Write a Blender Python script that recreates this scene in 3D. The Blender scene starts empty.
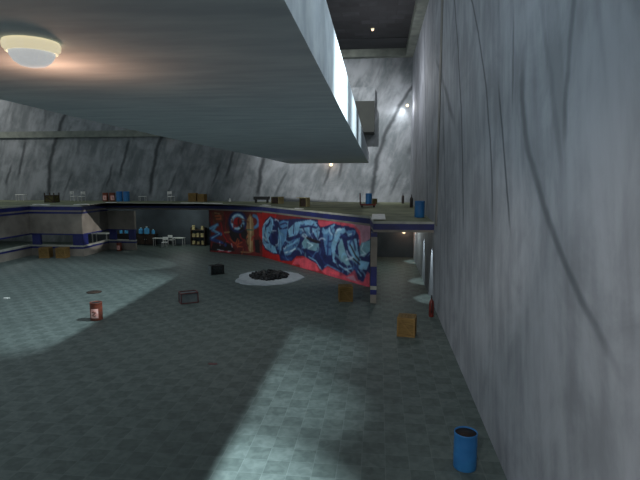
import bpy, bmesh, math, random
from mathutils import Vector, Matrix
from math import radians as R_, sin, cos, pi
random.seed(7)
S = bpy.context.scene
COL = S.collection
# ---------------------------------------------------------------- camera
cd = bpy.data.cameras.new('camera'); cam = bpy.data.objects.new('camera', cd); COL.objects.link(cam)
cd.sensor_width = 36.0; cd.lens = 505.0 / 640.0 * 36.0; cd.clip_end = 300
cam.location = (0, 0, 6.0); cam.rotation_euler = (R_(90 - 7.111), 0, R_(6.613))
S.camera = cam
# ---------------------------------------------------------------- world, lights, exposure
w = bpy.data.worlds.new('world'); S.world = w; w.use_nodes = True
w.node_tree.nodes['Background'].inputs[0].default_value = (0.76, 0.87, 0.92, 1)
w.node_tree.nodes['Background'].inputs[1].default_value = 0.41
S.view_settings.view_transform = 'Standard'; S.view_settings.look = 'None'
S.view_settings.gamma = 1.0; S.view_settings.exposure = 0.0; S.view_settings.use_curve_mapping = False

def aim(o, target):
    o.rotation_euler = (Vector(target) - o.location).to_track_quat('-Z', 'Y').to_euler()
def spot(name, loc, target, energy, angle, blend, color=(1, 1, 1), radius=.1):
    l = bpy.data.lights.new(name, 'SPOT'); l.energy = energy; l.spot_size = R_(angle); l.spot_blend = blend
    l.color = color; l.shadow_soft_size = radius
    o = bpy.data.objects.new(name, l); COL.objects.link(o); o.location = loc; aim(o, target); return o
def point(name, loc, energy, color, radius=.08):
    l = bpy.data.lights.new(name, 'POINT'); l.energy = energy; l.color = color; l.shadow_soft_size = radius
    o = bpy.data.objects.new(name, l); COL.objects.link(o); o.location = loc; return o
COLD = (.80, .95, 1.0)
for yy, ee in ((7.8, 28000), (12.2, 8500), (16.5, 4000)):
    spot('hall_floodlight_beam', (2.3, yy, 14.7), (-3.35, yy + .3, 0), ee, 26, 1.0, COLD, .22)
for yy in (1.5, 2.7, 3.9, 5.1, 6.3, 7.5, 8.7, 9.9, 11.1, 12.3):
    spot('added_side_spot', (2.45, yy, 8.7), (-.6, yy, 7.62), 105, 46, 1.0, (.78, .92, 1), .08)  # added row of unseen spots that brightens the slab side
spot('court_floodlight_beam', (.2, 20.0, 15.6), (-17.5, 22.3, 0), 17500, 48, .5, COLD, .18)
spot('corner_lamp_beam', (2.1, 43.0, 11.85), (.9, 43.6, 10.2), 200, 120, 1.0, (.93, .97, 1), .1)
point('corner_lamp_glow', (1.9, 41.8, 11.6), 90, (.95, .95, 1), .1)
spot('added_slab_spot', (-1.1, .3, 6.85), (2.63, 7.0, 3.2), 1000, 62, 1.0, (1, .97, .93), .1)  # added spot without fixture, fills the near right wall
spot('added_slab_spot', (-1.1, 1.8, 6.85), (2.63, 17, 3.0), 2200, 32, 1.0, (1, .97, .93), .1)  # second added fill, farther along the right wall
def area(name, loc, target, energy, sx, sy, color=(1, 1, 1)):
    l = bpy.data.lights.new(name, 'AREA'); l.shape = 'RECTANGLE'; l.size = sx; l.size_y = sy; l.energy = energy; l.color = color
    o = bpy.data.objects.new(name, l); COL.objects.link(o); o.location = loc; aim(o, target); return o
spot('added_hall_fill', (-2.5, 25.5, 15.6), (-3.5, 43.6, 8.8), 15500, 54, .9, (.98, .99, 1), .25)  # unseen spot added to lift the far back wall
point('added_ceiling_fill', (-.3, 33.5, 12.2), 330, (.97, .97, 1), .12)  # added point without fixture, brightens the dark ceiling and upper walls
spot('added_slab_spot', (-6.2, 25.5, 6.8), (-4.6, 32.2, 1.6), 750, 95, 1.0, (1, .98, .95), .1)  # added spot that brightens the mural
spot('added_slab_spot', (-5.2, 19.5, 6.85), (-5.2, 19.5, 0), 260, 140, 1.0, (1, .98, .95), .1)  # unseen downward spot added over the dim middle floor
spot('added_slab_spot', (-6.7, 29.5, 6.85), (-17.5, 33.2, 0), 2600, 26, .5, (.9, .98, 1), .05)  # added spot for the lit floor patch at far left
spot('added_slab_end_spot', (-6.7, 33.5, 6.85), (-22.25, 37.3, 2.2), 5200, 13, .3, (1, .97, .92), .05)  # added unseen spot, lights the corner of the left wall
spot('added_upper_left_fill', (-37, 36.5, 14.5), (-36, 43.6, 9.5), 1700, 100, 1.0, (1, .95, .9), .2)  # unseen spot added for the wall above the ledge
point('added_deck_fill', (-16.5, 41.0, 3.0), 75, (.9, 1, 1), .1)  # added points, here and below, brighten the rooms under the deck
point('added_deck_fill', (-22.5, 41.0, 3.0), 40, (.9, 1, 1), .1)
point('added_deck_fill', (-30.5, 39.0, 3.0), 60, (.9, 1, 1), .1)
point('added_deck_fill', (1.0, 33.5, 3.1), 100, (.9, 1, 1), .1)
for yy, ee in ((24.95, 230), (29.3, 230), (36.2, 230)):
    spot('wall_washer_beam', (2.08, yy, 3.3), (2.95, yy, 0), ee, 42, .4, COLD, .02)
# ---------------------------------------------------------------- helpers
def lin(c):
    return tuple(((x / 255.) / 12.92 if x / 255. <= .04045 else ((x / 255. + .055) / 1.055) ** 2.4) for x in c)
def mat(name, c, rough=.6, metal=0., c2=None, scale=3., emit=None, es=1., bump=.0, stretch=(1, 1, 1), coord='Object'):
    m = bpy.data.materials.new(name); m.use_nodes = True; n = m.node_tree.nodes; L = m.node_tree.links
    b = n['Principled BSDF']; b.inputs['Roughness'].default_value = rough; b.inputs['Metallic'].default_value = metal
    tc = n.new('ShaderNodeTexCoord'); mp = n.new('ShaderNodeMapping'); mp.inputs['Scale'].default_value = stretch
    L.new(tc.outputs['Object'], mp.inputs[0])
    nz = n.new('ShaderNodeTexNoise'); nz.inputs['Scale'].default_value = scale; nz.inputs['Detail'].default_value = 6
    L.new(mp.outputs[0], nz.inputs['Vector'])
    rp = n.new('ShaderNodeValToRGB'); c2 = c2 or tuple(x * .75 for x in c)
    rp.color_ramp.elements[0].position = .35; rp.color_ramp.elements[1].position = .65
    rp.color_ramp.elements[0].color = (*lin(c2), 1); rp.color_ramp.elements[1].color = (*lin(c), 1)
    L.new(nz.outputs[0], rp.inputs[0]); L.new(rp.outputs[0], b.inputs['Base Color'])
    if emit:
        b.inputs['Emission Color'].default_value = (*lin(emit), 1); b.inputs['Emission Strength'].default_value = es
    if bump:
        bp = n.new('ShaderNodeBump'); bp.inputs['Strength'].default_value = bump; bp.inputs['Distance'].default_value = .02
        L.new(nz.outputs[0], bp.inputs['Height']); L.new(bp.outputs[0], b.inputs['Normal'])
    return m
def math_n(nt, op, a, b=None, clamp=False):
    q = nt.nodes.new('ShaderNodeMath'); q.operation = op; q.use_clamp = clamp
    for i, v in enumerate((a, b)):
        if v is None: continue
        if isinstance(v, (int, float)): q.inputs[i].default_value = v
        else: nt.links.new(v, q.inputs[i])
    return q.outputs[0]
def mixc(nt, fac, a, b):
    q = nt.nodes.new('ShaderNodeMix'); q.data_type = 'RGBA'
    if isinstance(fac, (int, float)): q.inputs[0].default_value = fac
    else: nt.links.new(fac, q.inputs[0])
    for i, v in ((6, a), (7, b)):
        if isinstance(v, tuple): q.inputs[i].default_value = (*lin(v), 1)
        else: nt.links.new(v, q.inputs[i])
    return q.outputs[2]
def noise(nt, vec, scale, detail=5, dist=0., rough=.5):
    q = nt.nodes.new('ShaderNodeTexNoise'); q.inputs['Scale'].default_value = scale; q.inputs['Detail'].default_value = detail
    q.inputs['Distortion'].default_value = dist; q.inputs['Roughness'].default_value = rough
    nt.links.new(vec, q.inputs['Vector']); return q.outputs[0]
def mapping(nt, vec, loc=(0, 0, 0), rot=(0, 0, 0), scale=(1, 1, 1)):
    q = nt.nodes.new('ShaderNodeMapping'); q.inputs[1].default_value = loc; q.inputs[2].default_value = rot; q.inputs[3].default_value = scale
    nt.links.new(vec, q.inputs[0]); return q.outputs[0]
def smooth(nt, v, a, b):
    q = nt.nodes.new('ShaderNodeMapRange'); q.interpolation_type = 'SMOOTHSTEP'
    q.inputs[1].default_value = a; q.inputs[2].default_value = b; nt.links.new(v, q.inputs[0]); return q.outputs[0]
def marble(name, lo, hi, vein, lean, off=(0, 0, 0), vs=1.0, amount=.8, plane='y', cracks=(), period=0., x0=0., sa=.35):
    """cloudy grey rock with long dark cracks leaning along the wall"""
    m = bpy.data.materials.new(name); m.use_nodes = True; nt = m.node_tree; b = nt.nodes['Principled BSDF']
    b.inputs['Roughness'].default_value = .75
    g = nt.nodes.new('ShaderNodeTexCoord').outputs['Object']
    rot = (lean, 0, 0) if plane == 'x' else (0, -lean, 0)
    v0 = mapping(nt, g, off, (0, 0, 0))
    v = mapping(nt, v0, (0, 0, 0), rot)
    cloud = noise(nt, mapping(nt, v, scale=(.9, .9, .7)), 1.1 * vs, 8, .5, .62)
    fine = noise(nt, mapping(nt, v, scale=(2.6, 2.6, sa * 1.6)), 1.5 * vs, 6, .2)
    base = mixc(nt, smooth(nt, math_n(nt, 'ADD', math_n(nt, 'MULTIPLY', cloud, .65), math_n(nt, 'MULTIPLY', fine, .35)), .36, .64), lo, hi)
    vn = noise(nt, mapping(nt, v, scale=(1, 1, .22)), .42 * vs, 3, .5)
    a = math_n(nt, 'ABSOLUTE', math_n(nt, 'SUBTRACT', vn, .5))
    th = math_n(nt, 'SUBTRACT', 1., smooth(nt, a, .0, .022))
    soft = math_n(nt, 'SUBTRACT', 1., smooth(nt, a, .0, .09))
    mask = smooth(nt, noise(nt, v0, .30 * vs, 3, 0), .44, .60)
    vn2 = noise(nt, mapping(nt, v, (7, 3, 1), scale=(1, 1, .3)), .9 * vs, 3, .8)
    a2 = math_n(nt, 'SUBTRACT', 1., smooth(nt, math_n(nt, 'ABSOLUTE', math_n(nt, 'SUBTRACT', vn2, .5)), 0, .022))
    mask2 = smooth(nt, noise(nt, mapping(nt, v0, (5, 9, 2)), .5 * vs, 3, 0), .5, .66)
    f = math_n(nt, 'ADD', math_n(nt, 'MULTIPLY', mask, math_n(nt, 'ADD', math_n(nt, 'MULTIPLY', th, .55), math_n(nt, 'MULTIPLY', soft, .35))), math_n(nt, 'MULTIPLY', math_n(nt, 'MULTIPLY', a2, mask2), .5))
    f = math_n(nt, 'MULTIPLY', f, amount, True)
    sp = nt.nodes.new('ShaderNodeSeparateXYZ'); nt.links.new(g, sp.inputs[0])
    h = sp.outputs[1] if plane == 'x' else sp.outputs[0]; z = sp.outputs[2]
    if period:
        h = math_n(nt, 'SUBTRACT', math_n(nt, 'MULTIPLY', math_n(nt, 'FRACT', math_n(nt, 'ADD', math_n(nt, 'DIVIDE', math_n(nt, 'SUBTRACT', h, x0), period), .5)), period), period / 2)
    wob = math_n(nt, 'MULTIPLY', math_n(nt, 'SUBTRACT', noise(nt, mapping(nt, v0, scale=(.4, .4, 1)), .9, 4), .5), .9)
    for c0, c1, c2, wd, z0, z1, st in cracks:
        line = math_n(nt, 'ADD', math_n(nt, 'MULTIPLY', math_n(nt, 'ADD', math_n(nt, 'MULTIPLY', z, c2), c1), z), c0)
        d = math_n(nt, 'ABSOLUTE', math_n(nt, 'SUBTRACT', math_n(nt, 'SUBTRACT', h, line), math_n(nt, 'MULTIPLY', wob, min(1., wd * 2.2))))
        k = math_n(nt, 'MULTIPLY', math_n(nt, 'SUBTRACT', 1., smooth(nt, d, wd * .1, wd)), math_n(nt, 'MULTIPLY', smooth(nt, z, z0, z0 + .9), math_n(nt, 'SUBTRACT', 1., smooth(nt, z, z1 - .9, z1))))
        f = math_n(nt, 'MAXIMUM', f, math_n(nt, 'MULTIPLY', k, st))
    nt.links.new(mixc(nt, f, base, vein), b.inputs['Base Color'])
    return m

def box(bm, x0, x1, y0, y1, z0, z1, M=None):
    vs = [bm.verts.new(Vector(p) if M is None else M @ Vector(p)) for p in
          ((x0, y0, z0), (x1, y0, z0), (x1, y1, z0), (x0, y1, z0), (x0, y0, z1), (x1, y0, z1), (x1, y1, z1), (x0, y1, z1))]
    for f in ((0, 3, 2, 1), (4, 5, 6, 7), (0, 1, 5, 4), (1, 2, 6, 5), (2, 3, 7, 6), (3, 0, 4, 7)):
        bm.faces.new([vs[i] for i in f])
def lathe(bm, prof, n=24, M=None, a0=0., a1=2 * pi, smoothf=True):
    full = abs(a1 - a0 - 2 * pi) < 1e-6
    k = n if full else n + 1
    rings = []
    for r, z in prof:
        if r < 1e-6:
            p = Vector((0, 0, z)); rings.append([bm.verts.new(M @ p if M else p)] * k); continue
        ring = []
        for i in range(k):
            t = a0 + (a1 - a0) * i / n
            p = Vector((r * cos(t), r * sin(t), z)); ring.append(bm.verts.new(M @ p if M else p))
        rings.append(ring)
    for A, B in zip(rings, rings[1:]):
        for i in range(n):
            j = (i + 1) % k
            q = []
            for vv in (A[i], A[j], B[j], B[i]):
                if vv not in q: q.append(vv)
            if len(q) > 2:
                try: f = bm.faces.new(q); f.smooth = smoothf
                except ValueError: pass
def tube(bm, pts, r, n=8):
    pts = [Vector(p) for p in pts]; prev = None
    for i, p in enumerate(pts):
        d = (pts[min(i + 1, len(pts) - 1)] - pts[max(i - 1, 0)]).normalized()
        q = d.to_track_quat('Z', 'Y')
        ring = [bm.verts.new(p + q @ Vector((r * cos(2 * pi * k / n), r * sin(2 * pi * k / n), 0))) for k in range(n)]
        if prev:
            for k in range(n): f = bm.faces.new([prev[k], prev[(k + 1) % n], ring[(k + 1) % n], ring[k]]); f.smooth = True
        else: bm.faces.new(ring[::-1])
        prev = ring
    bm.faces.new(prev)
def obj(name, bm, m, parent=None, loc=None, bevel=0.):
    me = bpy.data.meshes.new(name)
    bmesh.ops.recalc_face_normals(bm, faces=bm.faces[:])
    bm.to_mesh(me); bm.free()
    for x in (m if isinstance(m, (list, tuple)) else [m]): me.materials.append(x)
    o = bpy.data.objects.new(name, me); COL.objects.link(o)
    if parent: o.parent = parent
    if loc: o.location = loc
    if bevel:
        b = o.modifiers.new('bevel', 'BEVEL'); b.width = bevel; b.segments = 2; b.limit_method = 'ANGLE'
    return o
def boxobj(name, dims, m, parent=None, loc=None, bevel=0.):
    bm = bmesh.new(); box(bm, *dims); return obj(name, bm, m, parent, loc, bevel)
def struct(o): o['kind'] = 'structure'; return o
def thing(name, label, cat, loc=(0, 0, 0), rz=0., group=None):
    o = bpy.data.objects.new(name, None); COL.objects.link(o); o.empty_display_size = .2
    o.location = loc; o.rotation_euler = (0, 0, R_(rz)); return tag(o, label, cat, group)
def tag(o, label, cat, group=None):
    o['label'] = label; o['category'] = cat
    if group: o['group'] = group
    return o
def kids(o): return [c for c in COL.objects if c.parent == o]
def dup(root, label, loc, rz=0., group=None, scale=None):
    r = root.copy(); COL.objects.link(r); r.location = loc; r.rotation_euler = (0, 0, R_(rz)); r['label'] = label
    if group: r['group'] = group
    elif 'group' in r: del r['group']
    if scale: r.scale = (scale,) * 3
    for ch in kids(root):
        c = ch.copy(); COL.objects.link(c); c.parent = r
        for g in kids(ch):
            d = g.copy(); COL.objects.link(d); d.parent = c
    return r

# ---------------------------------------------------------------- materials
M_right = marble('right_wall_stone', (133, 137, 144), (164, 168, 176), (58, 66, 73), .22, (0, 3.1, 0), .7, .22, 'x', (
    (15.81, -.079, .032, .17, 4, 17, .85), (13.08, -.573, .075, .13, 4.6, 17, .8), (7.92, .512, 0, .12, 4.6, 8.4, .85), (-6.09, 3.99, -.246, .28, 3.6, 8.4, .6),
    (5.17, .741, -.053, .16, 6, 17, .5), (4.25, 1.83, 0, .6, 7.6, 12, .6), (5.8, .2, .02, .2, 5.5, 9.5, .3), (18.6, .4, .0, .4, 4, 16, .45), (25.5, .5, 0, .5, 4, 16, .5), (9.6, .15, .0, .1, 7.0, 9.6, .6)), 0, 0, .3)
M_back = marble('back_wall_stone', (92, 99, 102), (136, 141, 145), (34, 40, 44), .36, (1.5, 0, 0), .62, .35, 'y', (
    (-.0 + .576, -.288, .036, .30, 3.9, 17, .85), (-4.7, .3, 0, .22, 5.6, 9.8, .75), (-6.0, .35, 0, .2, 4.8, 7.6, .7), (-.75, .5, 0, .2, 4.1, 6.8, .55),
    (.6, .3, 0, .3, 7.5, 9.8, .5), (-5.6, .22, 0, .25, 9.8, 12.5, .4), (-1.2, .12, 0, .22, 10, 13, .4)), 9.9, -.57, .45)
def floor_material():
    m = bpy.data.materials.new('floor_tiles'); m.use_nodes = True; nt = m.node_tree; b = nt.nodes['Principled BSDF']
    b.inputs['Roughness'].default_value = .62
    g = nt.nodes.new('ShaderNodeTexCoord').outputs['Object']
    v = mapping(nt, g, (.79 + .0, -10.42, 0))
    sp = nt.nodes.new('ShaderNodeSeparateXYZ'); nt.links.new(v, sp.inputs[0])
    ch = nt.nodes.new('ShaderNodeTexChecker'); ch.inputs['Scale'].default_value = 2.0
    ch.inputs[1].default_value = (1, 1, 1, 1); ch.inputs[2].default_value = (0, 0, 0, 1)
    nt.links.new(mapping(nt, v, (0, 0, .13)), ch.inputs[0])
    big = noise(nt, g, .35, 4); med = noise(nt, g, 5., 6, .6)
    light = mixc(nt, smooth(nt, med, .3, .7), (81, 93, 91), (99, 111, 108))
    dark = mixc(nt, smooth(nt, med, .3, .7), (70, 82, 80), (88, 100, 97))
    c = mixc(nt, ch.outputs[1], light, dark)
    def edge(a):
        fr = math_n(nt, 'FRACT', math_n(nt, 'MULTIPLY', a, 2.0)); return math_n(nt, 'LESS_THAN', fr, .035)
    e = math_n(nt, 'MAXIMUM', edge(sp.outputs[0]), edge(sp.outputs[1]))
    c = mixc(nt, math_n(nt, 'MULTIPLY', e, .35), c, (118, 130, 127))
    c = mixc(nt, math_n(nt, 'MULTIPLY', smooth(nt, big, .45, .65), .25), c, (62, 74, 72))
    nt.links.new(c, b.inputs['Base Color']); return m
M_floor = floor_material()
M_slab = mat('slab_plaster', (222, 230, 234), .85, c2=(200, 209, 216), scale=1.0, stretch=(1.0, 4, 4), bump=.04)
M_deck = mat('deck_concrete', (130, 136, 108), .8, c2=(98, 104, 82), scale=.8)
M_coping = mat('white_coping', (176, 178, 168), .6, c2=(150, 152, 144), scale=2)
M_blue = mat('blue_painted_band', (34, 42, 112), .5, c2=(24, 30, 84), scale=1.5)
M_beige = mat('beige_plaster', (140, 134, 126), .8, c2=(120, 114, 107), scale=1.2)
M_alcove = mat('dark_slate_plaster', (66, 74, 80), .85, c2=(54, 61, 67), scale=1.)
M_bulk = mat('bulkhead_dark_plaster', (32, 37, 33), .8, c2=(26, 30, 28), scale=1.)
M_soffit = mat('soffit_plaster', (104, 108, 104), .8, c2=(80, 84, 82), scale=1.)
M_crown = mat('crown_moulding', (118, 124, 116), .8, c2=(94, 100, 94), scale=1.5)
M_brown_strip = mat('pilaster_stone', (142, 138, 132), .8, c2=(116, 114, 112), scale=.8)
def brick_ceiling():
    m = bpy.data.materials.new('dark_block_ceiling'); m.use_nodes = True; nt = m.node_tree; b = nt.nodes['Principled BSDF']
    b.inputs['Roughness'].default_value = .9
    g = nt.nodes.new('ShaderNodeTexCoord').outputs['Object']
    br = nt.nodes.new('ShaderNodeTexBrick'); br.inputs['Scale'].default_value = .6
    br.inputs['Color1'].default_value = (*lin((56, 56, 60)), 1); br.inputs['Color2'].default_value = (*lin((24, 23, 26)), 1)
    br.inputs['Mortar'].default_value = (*lin((38, 38, 41)), 1); br.inputs['Mortar Size'].default_value = .03
    br.inputs['Brick Width'].default_value = .7; br.inputs['Row Height'].default_value = .55; br.inputs['Bias'].default_value = -.1
    nt.links.new(mapping(nt, g, (.2, .3, 0)), br.inputs['Vector'])
    nz = noise(nt, g, 1.4, 5); c = mixc(nt, smooth(nt, nz, .3, .75), br.outputs[0], (40, 41, 44))
    nt.links.new(c, b.inputs['Base Color']); return m
M_brick = brick_ceiling()
M_dark_smooth = mat('dark_ceiling_border', (50, 52, 55), .9, c2=(38, 40, 43), scale=.8, stretch=(.4, 1, 1))
M_barrel = mat('blue_barrel_paint', (52, 126, 186), .5, c2=(40, 106, 166), scale=2)
M_barrelhole = mat('rusty_barrel_inside', (40, 24, 20), .8, c2=(18, 14, 14), scale=8)
M_rbarrel = mat('rusty_red_paint', (128, 62, 44), .6, c2=(88, 46, 34), scale=5)
M_label = mat('pale_pink_label', (246, 206, 198), .6, c2=(232, 160, 150), scale=6)
M_wood = mat('crate_wood', (132, 106, 58), .8, c2=(100, 78, 40), scale=3, stretch=(1, 1, 8))
M_wood_l = mat('crate_wood_frame', (140, 112, 64), .8, c2=(112, 86, 46), scale=3, stretch=(1, 1, 8))
M_olive = mat('olive_crate_wood', (92, 86, 46), .8, c2=(60, 54, 28), scale=6)
M_cream = mat('cream_board', (176, 162, 116), .8, c2=(150, 138, 98), scale=3)
M_black = mat('black_plastic', (22, 23, 24), .5, c2=(14, 14, 15), scale=8)
M_red = mat('dark_red_metal', (118, 36, 28), .45, c2=(80, 24, 20), scale=5)
M_redframe = mat('dull_red_frame', (112, 66, 68), .6, c2=(84, 50, 54), scale=5)
M_greyp = mat('grey_panel', (112, 124, 126), .6, c2=(92, 102, 106), scale=3)
M_white = mat('white_strip', (250, 250, 248), .5, c2=(214, 216, 210), scale=4)
M_paper = mat('pale_grey_sheet', (166, 176, 182), .7, c2=(146, 156, 164), scale=3)
M_chrome = mat('pale_metal', (190, 190, 186), .4, .3, c2=(160, 160, 158), scale=4)
M_lamprim = mat('cream_lamp_rim', (246, 238, 196), .45, c2=(230, 220, 170), scale=9, emit=(250, 236, 200), es=.6)  # emission stands in for warm light falling on the rim
M_glass = mat('frosted_lamp_glass', (214, 222, 226), .75, c2=(170, 182, 192), scale=7, emit=(240, 240, 238), es=.45)
M_bulb = mat('small_lamp_glass', (255, 240, 220), .4, c2=(240, 220, 200), emit=(255, 214, 170), es=2.2)
M_bluejug = mat('bright_blue_plastic', (96, 190, 240), .4, c2=(70, 160, 220), scale=4)
M_darkbrown = mat('dark_brown_wood', (62, 46, 36), .8, c2=(40, 30, 24), scale=5)
M_coal = mat('black_rubble', (30, 33, 36), .6, c2=(8, 9, 10), scale=6)
# ================================================================ THE SETTING
RX = 2.63; BY = 43.6; LX = -48.0; CZ = 16.4
struct(boxobj('floor', (LX, RX + .4, -14, BY + .4, -.3, 0), M_floor))
struct(boxobj('wall_right', (RX, RX + .4, -14, BY + .4, 0, CZ + .4), M_right))
struct(boxobj('wall_back', (LX, RX, BY, BY + .4, 0, CZ + .4), M_back))
struct(boxobj('ceiling', (-12, RX, 26.5, 39.9, CZ, CZ + .4), M_brick))
struct(boxobj('ceiling', (-12, RX, 39.9, BY, CZ - .05, CZ + .4), M_dark_smooth))
struct(boxobj('trim_1', (-12, RX, BY - .7, BY, 15.75, CZ - .05), M_crown))
struct(boxobj('trim_2', (RX - .62, RX, 26.5, BY - .7, 15.75, CZ), M_crown))
struct(boxobj('trim_3', (RX - .03, RX, 23.1, 23.75, 3.8, 15.75), M_brown_strip))
struct(boxobj('trim_4', (LX, -.5, BY - .25, BY, 9.55, 10.1), M_crown))
# block-shaped bulkhead on the back wall
struct(boxobj('wall_bulkhead', (-8, -.42, 41.0, BY, 9.55, 11.95), M_bulk))
struct(boxobj('wall_bulkhead', (-8, -.42, 42.2, BY, 11.95, 13.2), M_back))

# the long low slab that hangs over the hall
bm = bmesh.new()
out = [(-.5, -13), (-.55, 3), (-.76, 37.3), (-6.75, 37.9), (-6.45, 33), (-5.95, 24), (-5.6, 17), (-5.4, 12.7), (-5.1, 8.4), (-4.9, 6.3), (-4.7, -13)]
lo = [bm.verts.new((x, y, 7.0)) for x, y in out]; hi = [bm.verts.new((x, y, 7.8)) for x, y in out]
bm.faces.new(lo[::-1]); bm.faces.new(hi)
for i in range(len(out)):
    j = (i + 1) % len(out); bm.faces.new([lo[i], lo[j], hi[j], hi[i]])
struct(obj('ceiling_slab', bm, M_slab))

# upper floor (deck): one slab outline at z 3.9 with a striped front
FR = [(-27.2, 27.0), (-26.5, 30.0), (-26.5, 35.7), (-22.25, 35.7), (-22.25, 39.4), (-13.5, 39.1), (-8.65, 37.0), (-.42, 27.2), (-.2, 24.2), (RX, 24.3)]
bm = bmesh.new()
def deck_poly(z): return [bm.verts.new((x, y, z)) for x, y in [(LX, 27.0)] + FR + [(RX, BY), (LX, BY)]]
a, b = deck_poly(3.4), deck_poly(3.86)
bm.faces.new(a[::-1]); bm.faces.new(b)
for i in range(len(a)):
    j = (i + 1) % len(a); bm.faces.new([a[i], a[j], b[j], b[i]])
bmesh.ops.triangulate(bm, faces=[f for f in bm.faces if len(f.verts) > 4])
struct(obj('floor_mezzanine', bm, M_deck))
def run(p, q, u0, u1, z0, z1, t0, t1, bm):
    """box along segment p->q, from u0 to u1 metres, thickness t0..t1 to the camera side"""
    p = Vector((*p, 0)); q = Vector((*q, 0)); d = (q - p).normalized(); nrm = Vector((d.y, -d.x, 0))
    M = Matrix(((d.x, nrm.x, 0, p.x), (d.y, nrm.y, 0, p.y), (0, 0, 1, 0), (0, 0, 0, 1)))
    box(bm, u0, u1, t0, t1, z0, z1, M)
segs = list(zip(FR, FR[1:]))
def band(name, z0, z1, m, t, which, t0=0.0):
    bm = bmesh.new()
    for i in which:
        p, q = segs[i]; L = (Vector(q) - Vector(p)).length; run(p, q, -.0, L + (.0 if i in (3,) else 0), z0, z1, t0, t, bm)
    return struct(obj(name, bm, m))
ALL = range(len(segs))
band('trim_5', 3.79, 3.90, M_coping, .05, ALL)
band('trim_6', 3.50, 3.79, M_blue, .035, ALL)
band('trim_7', 3.38, 3.50, M_beige, .03, ALL)
band('trim_8', 3.24, 3.38, M_blue, .033, (0, 1, 2, 3), -.2)
# the white wall with a row of openings at the left
def wall_run(name, i, u0=0., u1=None):
    p, q = segs[i]; L = (Vector(q) - Vector(p)).length; u1 = u1 or L
    for z0, z1, m, t in ((1.72, 3.24, M_beige, .02), (1.62, 1.72, M_blue, .03), (.72, .84, M_coping, .04), (.58, .72, M_blue, .03), (0, .58, M_beige, .02)):
        bm = bmesh.new(); run(p, q, u0, u1, z0, z1, -.25, t, bm); struct(obj(name, bm, m))
def pier(i, u, wdt):
    p, q = segs[i]; bm = bmesh.new(); run(p, q, u - wdt / 2, u + wdt / 2, .84, 1.62, -.22, .01, bm); struct(obj('wall_pier', bm, M_blue))
for i in (0, 1, 2): wall_run('wall_left', i)
wall_run('wall_left', 3)if False else None
p3, q3 = segs[3]
wall_run('wall_left', 3, 0, None)
segs_low = ((-22.25, 39.4), (-19.9, 39.33))
segs.append(segs_low); wall_run('wall_left', len(segs) - 1)
K = len(segs) - 1
pier(2, .45, .65); pier(2, 3.85, .8); pier(3, .35, .7); pier(K, .35, .55); pier(K, 2.05, .5); pier(1, .5, .9)
# grey-green inner partition seen through the openings
# wall that carries the mural, and its end pillar
def wall_seg(i, z1=3.38, m=M_soffit):
    p, q = segs[i]; L = (Vector(q) - Vector(p)).length
    bm = bmesh.new(); run(p, q, 0, L, 0, z1, -.3, 0, bm); return struct(obj('wall_mural', bm, m))
wall_seg(5); wall_seg(6)
for z0, z1, m in ((3.2, 3.38, M_blue), (1.78, 3.2, M_beige), (.84, 1.78, M_blue), (.66, .84, M_coping), (.42, .66, M_blue), (0, .42, M_beige)):
    struct(boxobj('wall_pillar', (-.34, -.04, 23.75, 27.2, z0, z1), m))
# room under the deck on the right, closed by a dark wall
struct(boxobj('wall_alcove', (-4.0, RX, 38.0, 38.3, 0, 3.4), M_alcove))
struct(boxobj('wall_partition', (-27.0, -6.5, 43.2, 43.5, 0, 3.4), M_alcove))

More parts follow.
